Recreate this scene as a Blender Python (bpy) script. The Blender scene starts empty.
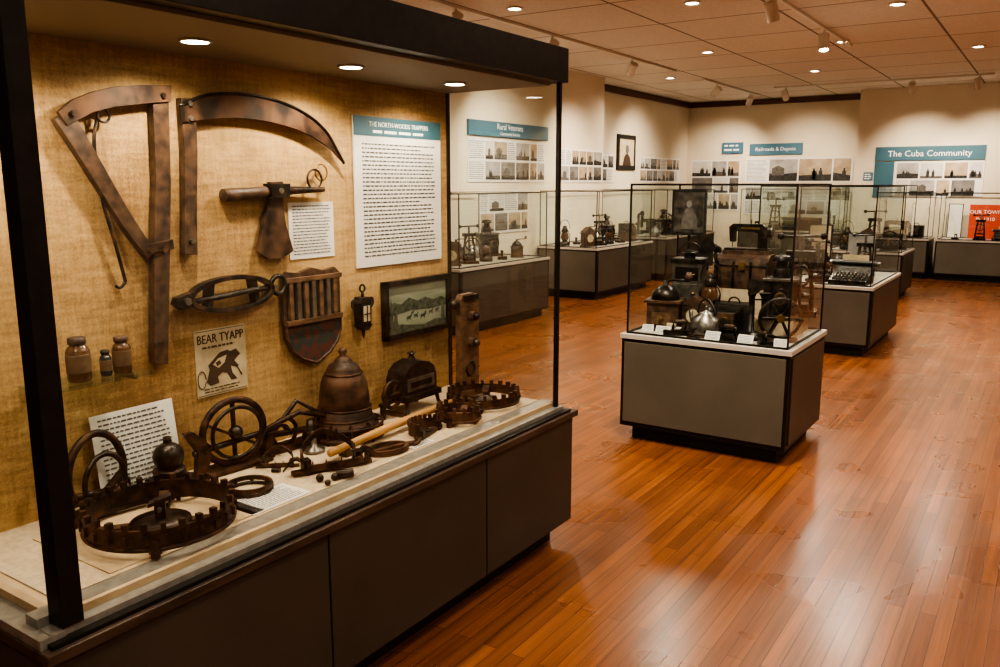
import bpy, bmesh, math, random
from mathutils import Vector, Matrix
random.seed(11)
C=bpy.context.scene.collection
pi=math.pi
# ------------------------------------------------------------ materials
def newmat(n):
    m=bpy.data.materials.new(n);m.use_nodes=True
    return m,m.node_tree,m.node_tree.nodes['Principled BSDF']
def pm(n,c,rough=.5,metal=0,c2=None,scale=8,stretch=(1,1,1),bump=0,coat=0,detail=6,lo=.35,hi=.65,emit=0,r2=None):
    m,t,p=newmat(n)
    p.inputs['Base Color'].default_value=(*c,1);p.inputs['Roughness'].default_value=rough;p.inputs['Metallic'].default_value=metal
    p.inputs['Coat Weight'].default_value=coat
    if emit:
        p.inputs['Emission Color'].default_value=(*c,1);p.inputs['Emission Strength'].default_value=emit
    if c2 or bump:
        tc=t.nodes.new('ShaderNodeTexCoord');mp=t.nodes.new('ShaderNodeMapping');mp.inputs['Scale'].default_value=stretch
        nz=t.nodes.new('ShaderNodeTexNoise');nz.inputs['Scale'].default_value=scale;nz.inputs['Detail'].default_value=detail
        t.links.new(tc.outputs['Object'],mp.inputs[0]);t.links.new(mp.outputs[0],nz.inputs['Vector'])
        if c2:
            r=t.nodes.new('ShaderNodeValToRGB');r.color_ramp.elements[0].position=lo;r.color_ramp.elements[1].position=hi
            r.color_ramp.elements[0].color=(*c,1);r.color_ramp.elements[1].color=(*c2,1)
            t.links.new(nz.outputs['Fac'],r.inputs[0]);t.links.new(r.outputs[0],p.inputs['Base Color'])
        if r2 is not None:
            mr=t.nodes.new('ShaderNodeMapRange');mr.inputs['From Min'].default_value=lo;mr.inputs['From Max'].default_value=hi
            mr.inputs['To Min'].default_value=rough;mr.inputs['To Max'].default_value=r2
            t.links.new(nz.outputs['Fac'],mr.inputs[0]);t.links.new(mr.outputs[0],p.inputs['Roughness'])
        if bump:
            b=t.nodes.new('ShaderNodeBump');b.inputs['Strength'].default_value=bump;b.inputs['Distance'].default_value=.004
            t.links.new(nz.outputs['Fac'],b.inputs['Height']);t.links.new(b.outputs[0],p.inputs['Normal'])
    return m
def glassmat(n,tint=(.94,.975,.96),f0=.065,k=.75):
    m=bpy.data.materials.new(n);m.use_nodes=True;t=m.node_tree;t.nodes.clear()
    o=t.nodes.new('ShaderNodeOutputMaterial');mx=t.nodes.new('ShaderNodeMixShader');tr=t.nodes.new('ShaderNodeBsdfTransparent');gl=t.nodes.new('ShaderNodeBsdfGlossy')
    tr.inputs[0].default_value=(*tint,1);gl.inputs['Roughness'].default_value=.02;gl.inputs[0].default_value=(1,1,1,1)
    lw=t.nodes.new('ShaderNodeLayerWeight');lw.inputs[0].default_value=.5
    pw=t.nodes.new('ShaderNodeMath');pw.operation='POWER';pw.inputs[1].default_value=4.5
    ml=t.nodes.new('ShaderNodeMath');ml.operation='MULTIPLY_ADD';ml.inputs[1].default_value=k;ml.inputs[2].default_value=f0
    t.links.new(lw.outputs['Facing'],pw.inputs[0]);t.links.new(pw.outputs[0],ml.inputs[0]);t.links.new(ml.outputs[0],mx.inputs[0])
    t.links.new(tr.outputs[0],mx.inputs[1]);t.links.new(gl.outputs[0],mx.inputs[2]);t.links.new(mx.outputs[0],o.inputs[0])
    return m
def brickmat(n,c1,c2,mortar,bw,rh,ms,rot=0,rough=.3,coat=0,grain=None,offset=.5,bump=.1,metal=0,r_hi=None,gr=(.64,1.28)):
    m,t,p=newmat(n)
    tc=t.nodes.new('ShaderNodeTexCoord');mp=t.nodes.new('ShaderNodeMapping');mp.inputs['Rotation'].default_value=(0,0,rot)
    br=t.nodes.new('ShaderNodeTexBrick');br.inputs['Scale'].default_value=1;br.inputs['Brick Width'].default_value=bw;br.inputs['Row Height'].default_value=rh
    br.inputs['Mortar Size'].default_value=ms;br.inputs['Mortar Smooth'].default_value=.3;br.inputs['Color1'].default_value=(*c1,1);br.inputs['Color2'].default_value=(*c2,1);br.inputs['Mortar'].default_value=(*mortar,1)
    br.offset=offset;br.offset_frequency=2
    t.links.new(tc.outputs['Object'],mp.inputs[0]);t.links.new(mp.outputs[0],br.inputs['Vector'])
    col=br.outputs['Color']
    if grain:
        m2=t.nodes.new('ShaderNodeMapping');m2.inputs['Scale'].default_value=grain
        nz=t.nodes.new('ShaderNodeTexNoise');nz.inputs['Scale'].default_value=1;nz.inputs['Detail'].default_value=8;nz.inputs['Roughness'].default_value=.65
        t.links.new(mp.outputs[0],m2.inputs[0]);t.links.new(m2.outputs[0],nz.inputs['Vector'])
        mr=t.nodes.new('ShaderNodeMapRange');mr.inputs['From Min'].default_value=.3;mr.inputs['From Max'].default_value=.7;mr.inputs['To Min'].default_value=gr[0];mr.inputs['To Max'].default_value=gr[1]
        t.links.new(nz.outputs['Fac'],mr.inputs[0])
        mx=t.nodes.new('ShaderNodeVectorMath');mx.operation='SCALE';t.links.new(col,mx.inputs[0]);t.links.new(mr.outputs[0],mx.inputs['Scale']);col=mx.outputs[0]
        if r_hi:
            n3=t.nodes.new('ShaderNodeTexNoise');n3.inputs['Scale'].default_value=2.2;n3.inputs['Detail'].default_value=2
            t.links.new(tc.outputs['Object'],n3.inputs['Vector'])
            m3=t.nodes.new('ShaderNodeMapRange');m3.inputs['From Min'].default_value=.3;m3.inputs['From Max'].default_value=.7;m3.inputs['To Min'].default_value=rough;m3.inputs['To Max'].default_value=r_hi
            t.links.new(n3.outputs['Fac'],m3.inputs[0]);t.links.new(m3.outputs[0],p.inputs['Roughness'])
    t.links.new(col,p.inputs['Base Color'])
    if not r_hi: p.inputs['Roughness'].default_value=rough
    p.inputs['Coat Weight'].default_value=coat;p.inputs['Coat Roughness'].default_value=.2
    b=t.nodes.new('ShaderNodeBump');b.inputs['Strength'].default_value=bump;b.inputs['Distance'].default_value=.003;b.invert=True
    t.links.new(br.outputs['Fac'],b.inputs['Height']);t.links.new(b.outputs[0],p.inputs['Normal'])
    return m
M_floor=brickmat('oak_strip_floor',(.30,.103,.029),(.185,.060,.017),(.06,.020,.008),1.1,.057,.0015,rot=pi/2,rough=.25,r_hi=.34,coat=.2,grain=(1.2,38,1),offset=.37,bump=.15)
M_ceil=brickmat('ceiling_tile',(.72,.67,.60),(.67,.62,.55),(.20,.165,.13),1.22,1.22,.015,rough=.8,offset=0,bump=.3,grain=(30,30,30),gr=(.9,1.08))
M_wall=pm('cream_wall_paint',(.70,.62,.48),.75,c2=(.65,.57,.44),scale=1.2,bump=.05)
M_trim=pm('dark_wood_trim',(.07,.025,.012),.4,c2=(.12,.045,.02),scale=20,stretch=(1,1,8))
M_bronze=pm('dark_bronze_metal',(.018,.016,.014),.38,.4,c2=(.028,.024,.021),scale=30)
M_black=pm('black_plinth',(.010,.009,.008),.5)
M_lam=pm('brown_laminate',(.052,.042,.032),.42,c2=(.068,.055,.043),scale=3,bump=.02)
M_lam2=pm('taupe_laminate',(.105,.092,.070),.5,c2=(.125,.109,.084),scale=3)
M_edge=pm('worn_wood_edge',(.04,.026,.018),.4,c2=(.09,.058,.04),scale=25,stretch=(1,.2,1))
M_alu=pm('grey_aluminium',(.28,.265,.235),.35,.4,c2=(.37,.35,.31),scale=40)
M_top=pm('pale_laminate_top',(.42,.39,.34),.4,c2=(.5,.46,.40),scale=6)
M_deck=pm('linen_deck',(.46,.36,.24),.85,c2=(.55,.44,.31),scale=60,bump=.15)
M_mat=pm('kraft_board',(.44,.32,.20),.8,c2=(.52,.39,.25),scale=12)
M_soffit=pm('case_soffit',(.24,.205,.165),.6)
M_glass=glassmat('case_glass')
M_glassb=glassmat('shelf_glass',(.86,.92,.89),.06,.7)
M_iron=pm('rusty_iron',(.018,.016,.015),.40,.6,c2=(.14,.070,.038),scale=24,bump=.6,r2=.72,lo=.44,hi=.72)
M_iron2=pm('dark_cast_iron',(.020,.018,.017),.36,.7,c2=(.075,.062,.050),scale=22,bump=.45,lo=.42,hi=.7)
M_rust=pm('brown_rusted_steel',(.028,.020,.016),.45,.5,c2=(.16,.083,.048),scale=16,bump=.5,r2=.7,lo=.38,hi=.7)
M_steel=pm('aged_steel',(.17,.16,.145),.35,.85,c2=(.34,.315,.28),scale=24,bump=.2)
M_brass=pm('aged_brass',(.32,.20,.08),.38,.8,c2=(.14,.085,.04),scale=20)
M_wood=pm('aged_dark_wood',(.028,.016,.011),.5,c2=(.11,.058,.033),scale=11,stretch=(3,3,3),bump=.4)
M_wood2=pm('brown_wood',(.075,.040,.022),.5,c2=(.19,.105,.057),scale=9,stretch=(4,2,4),bump=.3)
M_pole=pm('light_wood_pole',(.42,.22,.08),.45,c2=(.53,.30,.12),scale=8,stretch=(8,1,8))
M_paper=pm('white_paper',(.72,.70,.65),.7,c2=(.66,.64,.59),scale=5)
M_old=pm('aged_paper',(.56,.47,.32),.8,c2=(.42,.34,.22),scale=14)
M_ink=pm('ink_grey',(.12,.115,.11),.8)
M_inkb=pm('ink_brown',(.06,.035,.02),.8)
M_teal=pm('teal_header',(.045,.125,.165),.5)
M_blue=pm('blue_header',(.055,.145,.205),.5)
M_white=pm('white_lettering',(.8,.8,.76),.6)
M_lens=pm('lamp_lens',(1,.90,.74),.5,emit=18)
M_lampw=pm('white_lamp_housing',(.7,.67,.6),.5)
M_amber=pm('brown_glass_jar',(.07,.032,.015),.2,c2=(.12,.058,.027),scale=9,coat=.5)
M_label=pm('faded_jar_label',(.15,.09,.05),.7,c2=(.10,.06,.033),scale=30)
M_dkglass=pm('dark_bottle',(.03,.035,.035),.15,coat=.5)
M_red=pm('red_poster',(.55,.07,.03),.6)
M_rleather=pm('shield_fabric',(.10,.03,.022),.75,c2=(.03,.04,.036),scale=30,lo=.48,hi=.52)
M_sky=pm('engraving_sky',(.20,.23,.17),.4,c2=(.30,.32,.24),scale=12,stretch=(1,.5,2))
M_hill=pm('engraving_hills',(.035,.045,.035),.4,c2=(.12,.14,.10),scale=50)
PH=[pm('photo_print_grey',(.30,.28,.26),.45,c2=(.42,.40,.37),scale=6),pm('photo_print_sepia',(.34,.25,.16),.45,c2=(.45,.36,.25),scale=6),
    pm('photo_print_mid',(.13,.12,.11),.45,c2=(.22,.205,.19),scale=7),pm('photo_print_pale',(.5,.47,.42),.45,c2=(.6,.57,.52),scale=5)]
PD=[pm('photo_ink_dark',(.022,.021,.02),.45,c2=(.06,.055,.05),scale=30),pm('photo_ink_mid',(.09,.08,.07),.45,c2=(.15,.135,.12),scale=30)]
M_darkpic=pm('dark_print',(.02,.019,.018),.3,c2=(.10,.085,.07),scale=22,detail=9)
def backmat():
    m,t,p=newmat('golden_backboard')
    tc=t.nodes.new('ShaderNodeTexCoord')
    def nz(sc,st,d=6):
        mp=t.nodes.new('ShaderNodeMapping');mp.inputs['Scale'].default_value=st;n=t.nodes.new('ShaderNodeTexNoise');n.inputs['Scale'].default_value=sc;n.inputs['Detail'].default_value=d
        t.links.new(tc.outputs['Object'],mp.inputs[0]);t.links.new(mp.outputs[0],n.inputs['Vector']);return n
    n1=nz(1.6,(1,1,1));n2=nz(9,(1,1,7));n3=nz(150,(1,1,1),2);n4=nz(9,(1,8,1))
    def mad(x,k,y):
        a=t.nodes.new('ShaderNodeMath');a.operation='MULTIPLY_ADD';a.inputs[1].default_value=k;t.links.new(x,a.inputs[0]);t.links.new(y,a.inputs[2]);return a.outputs[0]
    v=mad(n2.outputs['Fac'],.55,n1.outputs['Fac']);v=mad(n4.outputs['Fac'],.4,v);v=mad(n3.outputs['Fac'],.45,v)
    r=t.nodes.new('ShaderNodeValToRGB');e=r.color_ramp.elements
    sc=t.nodes.new('ShaderNodeMapRange');sc.inputs['From Min'].default_value=.98;sc.inputs['From Max'].default_value=1.42
    t.links.new(v,sc.inputs[0]);e[0].position=.0;e[1].position=1.0;e[0].color=(.25,.140,.056,1);e[1].color=(.54,.350,.160,1)
    t.links.new(sc.outputs[0],r.inputs[0]);t.links.new(r.outputs[0],p.inputs['Base Color']);p.inputs['Roughness'].default_value=.72
    bp=t.nodes.new('ShaderNodeBump');bp.inputs['Strength'].default_value=.4;bp.inputs['Distance'].default_value=.002
    t.links.new(v,bp.inputs['Height']);t.links.new(bp.outputs[0],p.inputs['Normal'])
    return m
M_back=backmat()
# ------------------------------------------------------------ geometry builder
def cr(pts,n=6,closed=False):
    P=[Vector(p) for p in pts];out=[];L=len(P)
    for i in range(L if closed else L-1):
        p1=P[i];p2=P[(i+1)%L];p0=P[i-1] if (i>0 or closed) else p1*2-p2;p3=P[(i+2)%L] if (i+2<L or closed) else p2*2-p1
        for k in range(n):
            u=k/n;out.append(.5*((2*p1)+(p2-p0)*u+(2*p0-5*p1+4*p2-p3)*u*u+(3*p1-p0-3*p2+p3)*u**3))
    if not closed: out.append(P[-1])
    return out
class B:
    def __init__(s): s.bm=bmesh.new();s.mats=[];s.M=Matrix.Identity(4)
    def mi(s,m):
        if m not in s.mats: s.mats.append(m)
        return s.mats.index(m)
    def add(s,vs,fs,m,smooth=False,M=None):
        T=s.M@M if M is not None else s.M
        k=s.mi(m);bv=[s.bm.verts.new(T@Vector(v)) for v in vs]
        for f in fs:
            try:
                x=s.bm.faces.new([bv[i] for i in f]);x.material_index=k;x.smooth=smooth
            except ValueError: pass
        return s
    def box(s,x0,y0,z0,x1,y1,z1,m,M=None):
        v=[(x0,y0,z0),(x1,y0,z0),(x1,y1,z0),(x0,y1,z0),(x0,y0,z1),(x1,y0,z1),(x1,y1,z1),(x0,y1,z1)]
        return s.add(v,[(0,3,2,1),(4,5,6,7),(0,1,5,4),(1,2,6,5),(2,3,7,6),(3,0,4,7)],m,False,M)
    def quad(s,a,b,c,d,m): return s.add([a,b,c,d],[(0,1,2,3)],m)
    def cyl(s,p0,p1,r0,m,r1=None,n=20,smooth=True,M=None):
        r1=r0 if r1 is None else r1;p0=Vector(p0);p1=Vector(p1);d=(p1-p0).normalized()
        a=d.orthogonal().normalized();b=d.cross(a);v=[]
        for p,r in((p0,r0),(p1,r1)):
            for i in range(n):
                t=2*pi*i/n;v.append(p+(a*math.cos(t)+b*math.sin(t))*max(r,1e-5))
        s.add(v,[(i,(i+1)%n,n+(i+1)%n,n+i) for i in range(n)],m,smooth,M)
        s.add(v[:n],[tuple(range(n))[::-1]],m,False,M);s.add(v[n:],[tuple(range(n))],m,False,M)
        return s
    def tube(s,pts,r,m,n=8,closed=False,M=None):
        P=[Vector(p) for p in pts];L=len(P);v=[];nor=None
        for i in range(L):
            if closed: t=(P[(i+1)%L]-P[i-1]).normalized()
            else: t=(P[min(i+1,L-1)]-P[max(i-1,0)]).normalized()
            if nor is None: nor=t.orthogonal().normalized()
            else:
                nor=(nor-t*nor.dot(t))
                nor=nor.normalized() if nor.length>1e-6 else t.orthogonal().normalized()
            bn=t.cross(nor);rr=r[i] if isinstance(r,(list,tuple)) else r
            for k in range(n):
                a=2*pi*k/n;v.append(P[i]+(nor*math.cos(a)+bn*math.sin(a))*rr)
        f=[]
        for i in range(L if closed else L-1):
            j=(i+1)%L
            for k in range(n): f.append((i*n+k,i*n+(k+1)%n,j*n+(k+1)%n,j*n+k))
        if not closed: f.append(tuple(range(n))[::-1]);f.append(tuple((L-1)*n+k for k in range(n)))
        return s.add(v,f,m,True,M)
    def strap(s,pts,w,h,m,up=(0,0,1),closed=False,M=None):
        P=[Vector(p) for p in pts];L=len(P);up=Vector(up).normalized();v=[]
        for i in range(L):
            t=(P[(i+1)%L]-P[i-1]) if closed else (P[min(i+1,L-1)]-P[max(i-1,0)])
            sd=t.cross(up).normalized();ww=w[i] if isinstance(w,(list,tuple)) else w
            for a,b in((-1,-1),(1,-1),(1,1),(-1,1)): v.append(P[i]+sd*(a*ww/2)+up*(b*h/2))
        f=[]
        for i in range(L if closed else L-1):
            j=(i+1)%L
            for k in range(4): f.append((i*4+k,i*4+(k+1)%4,j*4+(k+1)%4,j*4+k))
        if not closed: f+=[(3,2,1,0),tuple((L-1)*4+k for k in range(4))]
        return s.add(v,f,m,False,M)
    def lathe(s,prof,m,c=(0,0,0),n=32,M=None,smooth=True):
        v=[];L=len(prof)
        for r,z in prof:
            for i in range(n):
                t=2*pi*i/n;v.append((c[0]+max(r,1e-4)*math.cos(t),c[1]+max(r,1e-4)*math.sin(t),c[2]+z))
        f=[(j*n+i,j*n+(i+1)%n,(j+1)*n+(i+1)%n,(j+1)*n+i) for j in range(L-1) for i in range(n)]
        f+=[tuple(range(n))[::-1],tuple((L-1)*n+i for i in range(n))]
        return s.add(v,f,m,smooth,M)
    def sphere(s,c,r,m,n=20,M=None,sq=1):
        return s.lathe([(r*math.sin(pi*i/12),-r*sq*math.cos(pi*i/12)) for i in range(13)],m,c,n,M)
    def torus(s,c,R,r,m,axis='z',n=32,M=None,a0=0,a1=2*pi,ry=None):
        ry=ry or R;full=abs(a1-a0-2*pi)<1e-6;k=n if full else n+1;pts=[]
        for i in range(k):
            t=a0+(a1-a0)*i/n;u=R*math.cos(t);w=ry*math.sin(t)
            pts.append({'z':(c[0]+u,c[1]+w,c[2]),'y':(c[0]+u,c[1],c[2]+w),'x':(c[0],c[1]+u,c[2]+w)}[axis])
        return s.tube(pts,r,m,8,full,M)
    def prism(s,poly,z0,z1,m,M=None):
        n=len(poly);v=[(p[0],p[1],z0) for p in poly]+[(p[0],p[1],z1) for p in poly]
        return s.add(v,[tuple(range(n))[::-1],tuple(range(n,2*n))]+[(i,(i+1)%n,n+(i+1)%n,n+i) for i in range(n)],m,False,M)
    def text(s,st,size,m,x,y,z,M=None,align='CENTER',ext=.0006,sx=1):
        cu=bpy.data.curves.new('t','FONT');cu.body=st;cu.size=size;cu.align_x=align;cu.extrude=ext;cu.resolution_u=2
        o=bpy.data.objects.new('t',cu);C.objects.link(o);dg=bpy.context.evaluated_depsgraph_get();dg.update()
        me=bpy.data.meshes.new_from_object(o.evaluated_get(dg))
        s.add([(v.co.x*sx+x,v.co.y+y,v.co.z+z) for v in me.vertices],[tuple(f.vertices) for f in me.polygons],m,False,M)
        bpy.data.objects.remove(o);bpy.data.meshes.remove(me);return s
    def lines(s,x0,x1,y1,y0,n,m,z,M=None,wl=.03,fill=.5,center=False):
        st=(y1-y0)/n;v=[];f=[]
        for i in range(n):
            y=y1-(i+.5)*st;x=x0;end=x1-(random.random()*.25*(x1-x0) if random.random()<.3 else random.random()*wl)
            while x<end:
                w=wl*random.uniform(.35,1.3);xe=min(x+w,end)
                k=len(v);v+=[(x,y-st*fill/2,z),(xe,y-st*fill/2,z),(xe,y+st*fill/2,z),(x,y+st*fill/2,z)];f.append((k,k+1,k+2,k+3));x=xe+wl*.22
        return s.add(v,f,m,False,M)
    def done(s,name,loc=(0,0,0),rot=(0,0,0),scale=1,bevel=0,parent=None,norm=True):
        if norm: bmesh.ops.recalc_face_normals(s.bm,faces=s.bm.faces)
        me=bpy.data.meshes.new(name);s.bm.to_mesh(me);s.bm.free()
        for m in s.mats: me.materials.append(m)
        o=bpy.data.objects.new(name,me);C.objects.link(o);o.location=loc;o.rotation_euler=rot;o.scale=(scale,)*3
        if bevel:
            b=o.modifiers.new('bevel','BEVEL');b.width=bevel;b.segments=2;b.limit_method='ANGLE';b.angle_limit=.7
        if parent: o.parent=parent
        return o
def empty(n):
    e=bpy.data.objects.new(n,None);C.objects.link(e);e.empty_display_size=.1;return e
def WX(x): return Matrix(((0,0,1,x),(1,0,0,0),(0,1,0,0),(0,0,0,1)))      # local (u,v,w)->(Y,Z,X) : panel facing +X
def WY(y): return Matrix(((1,0,0,0),(0,0,-1,y),(0,1,0,0),(0,0,0,1)))     # local (u,v,w)->(X,Z,-Y): panel facing -Y
# ------------------------------------------------------------ room shell
def slab(n,a,b,m): B().box(*a,*b,m).done(n)
CH=3.25
slab('floor',(-6.9,-3,-.1),(4.1,17.2,0),M_floor)
slab('ceiling',(-6.9,-3,CH),(4.1,17.2,CH+.1),M_ceil)
slab('wall_left',(-6.9,-3,0),(-6.2,12.3,CH),M_wall)
slab('wall_left_recess',(-6.9,12.3,0),(-6.6,17.1,CH),M_wall)
slab('wall_back',(-6.6,17,0),(-3.15,17.2,CH),M_wall)
slab('wall_back_bay',(-3.15,16.4,0),(4,17.2,CH),M_wall)
slab('wall_right',(4,-3,0),(4.1,17.1,CH),M_wall)
slab('wall_front',(-6.2,-3.1,0),(4,-3,CH),M_wall)
slab('trim_1',(-6.6,12.3,CH-.11),(-6.54,17,CH-.01),M_trim)
slab('trim_2',(-6.54,16.94,CH-.11),(-3.15,17,CH-.01),M_trim)
slab('trim_3',(-6.24,12.3,CH-.11),(-6.54,12.36,CH-.01),M_trim)
slab('baseboard_left',(-6.2,-3,0),(-6.18,12.3,.12),M_trim)
slab('baseboard_back',(-3.15,16.38,0),(4,16.4,.12),M_trim)
# ------------------------------------------------------------ large display case
DZ=.66
case=empty('display_case')
b=B()
b.box(-2.34,.90,0,-1.78,3.08,.1,M_black)
b.box(-2.40,.81,.10,-1.712,3.135,.585,M_lam)
for y0,y1 in((.815,1.632),(1.638,2.457),(2.463,3.13)): b.box(-1.715,y0,.105,-1.70,y1,.58,M_lam)
b.box(-2.41,.80,.585,-1.685,3.155,.612,M_edge)
b.done('base',parent=case,bevel=.003)
b=B()
b.box(-2.36,.86,.612,-1.76,3.05,DZ-.004,M_mat)
b.box(-2.34,.90,DZ-.004,-1.825,3.04,DZ,M_deck)
b.box(-1.825,.83,.612,-1.775,3.08,.657,M_alu).box(-1.765,.83,.612,-1.725,3.09,.638,M_alu).box(-1.725,.82,.612,-1.70,3.11,.622,M_bronze)
b.box(-2.34,.862,.612,-1.77,.90,.655,M_alu).box(-2.36,.805,.612,-1.72,.862,.635,M_alu)
b.box(-2.36,3.055,.612,-1.77,3.085,.645,M_alu)
b.done('sill',parent=case)
b=B()
b.box(-1.775,.855,.64,-1.72,.905,2.02,M_bronze)
b.box(-1.752,3.042,.64,-1.734,3.060,2.02,M_bronze)
b.box(-2.33,3.040,.64,-2.31,3.060,2.02,M_bronze)
b.box(-2.39,.86,.612,-2.32,3.064,2.02,M_bronze)
b.box(-2.42,.83,2.005,-1.715,3.075,2.138,M_bronze)
b.done('frame',parent=case,bevel=.002)
b=B().box(-2.322,.86,DZ-.01,-2.318,3.04,2.005,M_back);b.done('backboard',parent=case)
b=B().box(-2.318,.86,1.994,-1.78,3.04,2.006,M_soffit)
for y in(1.0,1.54,2.16,2.75):
    b.lathe([(.0,0),(.036,0),(.036,.006),(.0,.006)],M_lens,c=(-2.05,y,1.988));b.torus((-2.05,y,1.992),.042,.006,M_alu)
b.done('soffit_lights',parent=case)
b=B()
b.quad((-1.745,.90,.64),(-1.745,3.045,.64),(-1.745,3.045,2.005),(-1.745,.90,2.005),M_glass)
b.quad((-1.755,3.052,.64),(-2.30,3.052,.64),(-2.30,3.052,2.005),(-1.755,3.052,2.005),M_glass)
b.quad((-1.775,.88,.64),(-2.32,.88,.64),(-2.32,.88,2.005),(-1.775,.88,2.005),M_glass)
b.done('glass',parent=case,norm=False)
XW=-2.318
W=WX(XW)
# ---- wall mounted tools
b=B()
b.prism([(1.555,1.885),(1.609,1.888),(1.595,1.60),(1.575,1.39),(1.540,1.04),(1.493,1.05),(1.52,1.40),(1.545,1.62)],.008,.036,M_wood,W)
b.prism([tuple(p) for p in [(1.258,1.791),(1.30,1.825),(1.36,1.852),(1.43,1.873),(1.52,1.886),(1.615,1.893),(1.61,1.845),(1.52,1.832),(1.425,1.815),(1.36,1.797),(1.319,1.775),(1.28,1.755)]],.030,.044,M_rust,W)
pts=cr([(1.275,1.785,.025),(1.315,1.71,.03),(1.37,1.61,.03),(1.44,1.49,.025),(1.515,1.385,.02)],6)
b.strap(pts,[.058-.022*i/(len(pts)-1) for i in range(len(pts))],.026,M_wood,up=(0,0,1),M=W)
b.tube(cr([(1.385,1.79,.02),(1.36,1.71,.03),(1.371,1.553,.03),(1.397,1.437,.03),(1.428,1.31,.02)],6),.0055,M_iron,M=W)
b.tube(cr([(1.428,1.31,.02),(1.41,1.295,.02),(1.395,1.302,.02)],4),.005,M_iron,M=W)
b.torus((1.395,1.79,.03),.018,.004,M_iron,M=W)
for u,v in((1.582,1.86),(1.30,1.79),(1.505,1.40),(1.55,1.40)): b.cyl((u,v,.0),(u,v,.05),.009,M_iron,M=W)
b.strap([(1.50,1.405,.04),(1.585,1.415,.04)],.03,.006,M_iron,M=W)
b.done('antique_hay_scythe',bevel=.002)
b=B()
b.prism([(1.653,1.86),(1.706,1.862),(1.700,1.70),(1.682,1.50),(1.676,1.375),(1.628,1.378),(1.640,1.52),(1.652,1.70)],.006,.034,M_wood,W)
o=cr([(1.64,1.835,0),(1.753,1.878,0),(1.932,1.890,0),(2.108,1.863,0),(2.249,1.795,0),(2.345,1.675,0)],6)
i_=cr([(2.345,1.675,0),(2.262,1.733,0),(2.15,1.779,0),(2.014,1.805,0),(1.865,1.812,0),(1.74,1.800,0),(1.645,1.785,0)],6)
b.prism([(p.x,p.y) for p in o]+[(p.x,p.y) for p in i_[1:]],.034,.041,M_rust,W)
b.tube([(p.x,p.y,.041) for p in o],.006,M_iron2,M=W)
for v in(1.845,1.80,1.42): b.cyl((1.675 if v>1.5 else 1.654,v,0),(1.675 if v>1.5 else 1.654,v,.048),.008,M_steel,M=W)
b.done('hand_sickle',bevel=.0015)
b=B()
b.tube([(1.79,1.562,.03),(1.83,1.563,.03),(1.90,1.567,.03),(1.965,1.572,.03)],[.022,.024,.020,.021],M_wood,n=12,M=W)
b.tube([(1.965,1.572,.03),(2.06,1.575,.03),(2.245,1.578,.03)],[.014,.016,.009],M_iron,n=10,M=W)
b.prism([(1.99,1.605),(2.05,1.607),(2.045,1.53),(2.055,1.454),(2.085,1.36),(2.035,1.338),(1.97,1.338),(1.925,1.365),(1.95,1.455),(1.985,1.53)],.012,.03,M_rust,W)
b.prism([(1.975,1.60),(2.065,1.60),(2.06,1.552),(1.98,1.552)],.01,.05,M_iron2,W)
b.torus((2.20,1.615,.03),.035,.004,M_iron,M=W);b.torus((2.235,1.64,.03),.03,.003,M_brass,M=W)
b.cyl((2.02,1.575,0),(2.02,1.575,.055),.010,M_steel,M=W)
b.done('trappers_hatchet',bevel=.0015)
b=B()
ov=[(1.80+.165*math.cos(t),1.236+.054*math.sin(t),.035) for t in [2*pi*k/40 for k in range(40)]]
b.strap(ov,.015,.03,M_iron,closed=True,M=W)
b.tube(cr([(1.65,1.225,.03),(1.75,1.233,.05),(1.86,1.240,.05),(1.97,1.238,.03)],5),[.010]*16,M_iron2,M=W)
b.prism([(1.64,1.258),(1.585,1.245),(1.575,1.225),(1.60,1.205),(1.66,1.205)],.015,.04,M_iron,W)
b.torus((2.0,1.245,.035),.032,.009,M_iron2,M=W);b.cyl((1.62,1.23,0),(1.62,1.23,.05),.012,M_steel,M=W);b.cyl((1.97,1.24,0),(1.97,1.24,.05),.012,M_steel,M=W)
b.strap([(1.70,1.19,.03),(1.715,1.285,.03)],.02,.035,M_iron2,M=W);b.strap([(1.90,1.19,.03),(1.885,1.285,.03)],.02,.035,M_iron2,M=W)
b.done('iron_shackle',bevel=.0015)
def paper(name,u0,v0,u1,v1,Mx,nl,head=None,hcol=None,mat=M_paper,wl=.03,th=.004,title=None,fill=.42):
    b=B().box(u0,v0,.001,u1,v1,th,mat,Mx);t=v1;w=u1-u0;h=v1-v0
    if head:
        b.box(u0,v1-head,th,u1,v1,th+.0015,hcol,Mx);t=v1-head
        if title:
            b.text(title[0],head*.36,M_white,(u0+u1)/2,v1-head*.5,th+.002,Mx,sx=.95);b.lines(u0+w*.2,u1-w*.2,v1-head*.62,v1-head*.9,1,M_white,th+.002,Mx,wl=w*.12,fill=.5)
    b.lines(u0+w*.08,u1-w*.07,t-h*.04,v0+h*.06,nl,M_ink,th+.001,Mx,wl=wl,fill=fill)
    return b.done(name)
paper('exhibit_label',2.09,1.325,2.315,1.532,W,16,wl=.015,fill=.38)
paper('interpretive_sign',2.436,1.265,2.985,1.862,W,28,head=.075,hcol=M_teal,title=('THE NORTH-WOODS TRAPPERS',),wl=.022,th=.008,fill=.38)
b=B();u0,u1,v0,v1=1.662,1.868,.895,1.122
b.box(u0,v0,.001,u1,v1,.004,M_old,W)
b.text('BEAR TYAPP',.042,M_inkb,1.765,1.076,.005,W,sx=.82);b.lines(1.69,1.84,1.068,1.055,1,M_inkb,.005,W,wl=.02)
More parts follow.
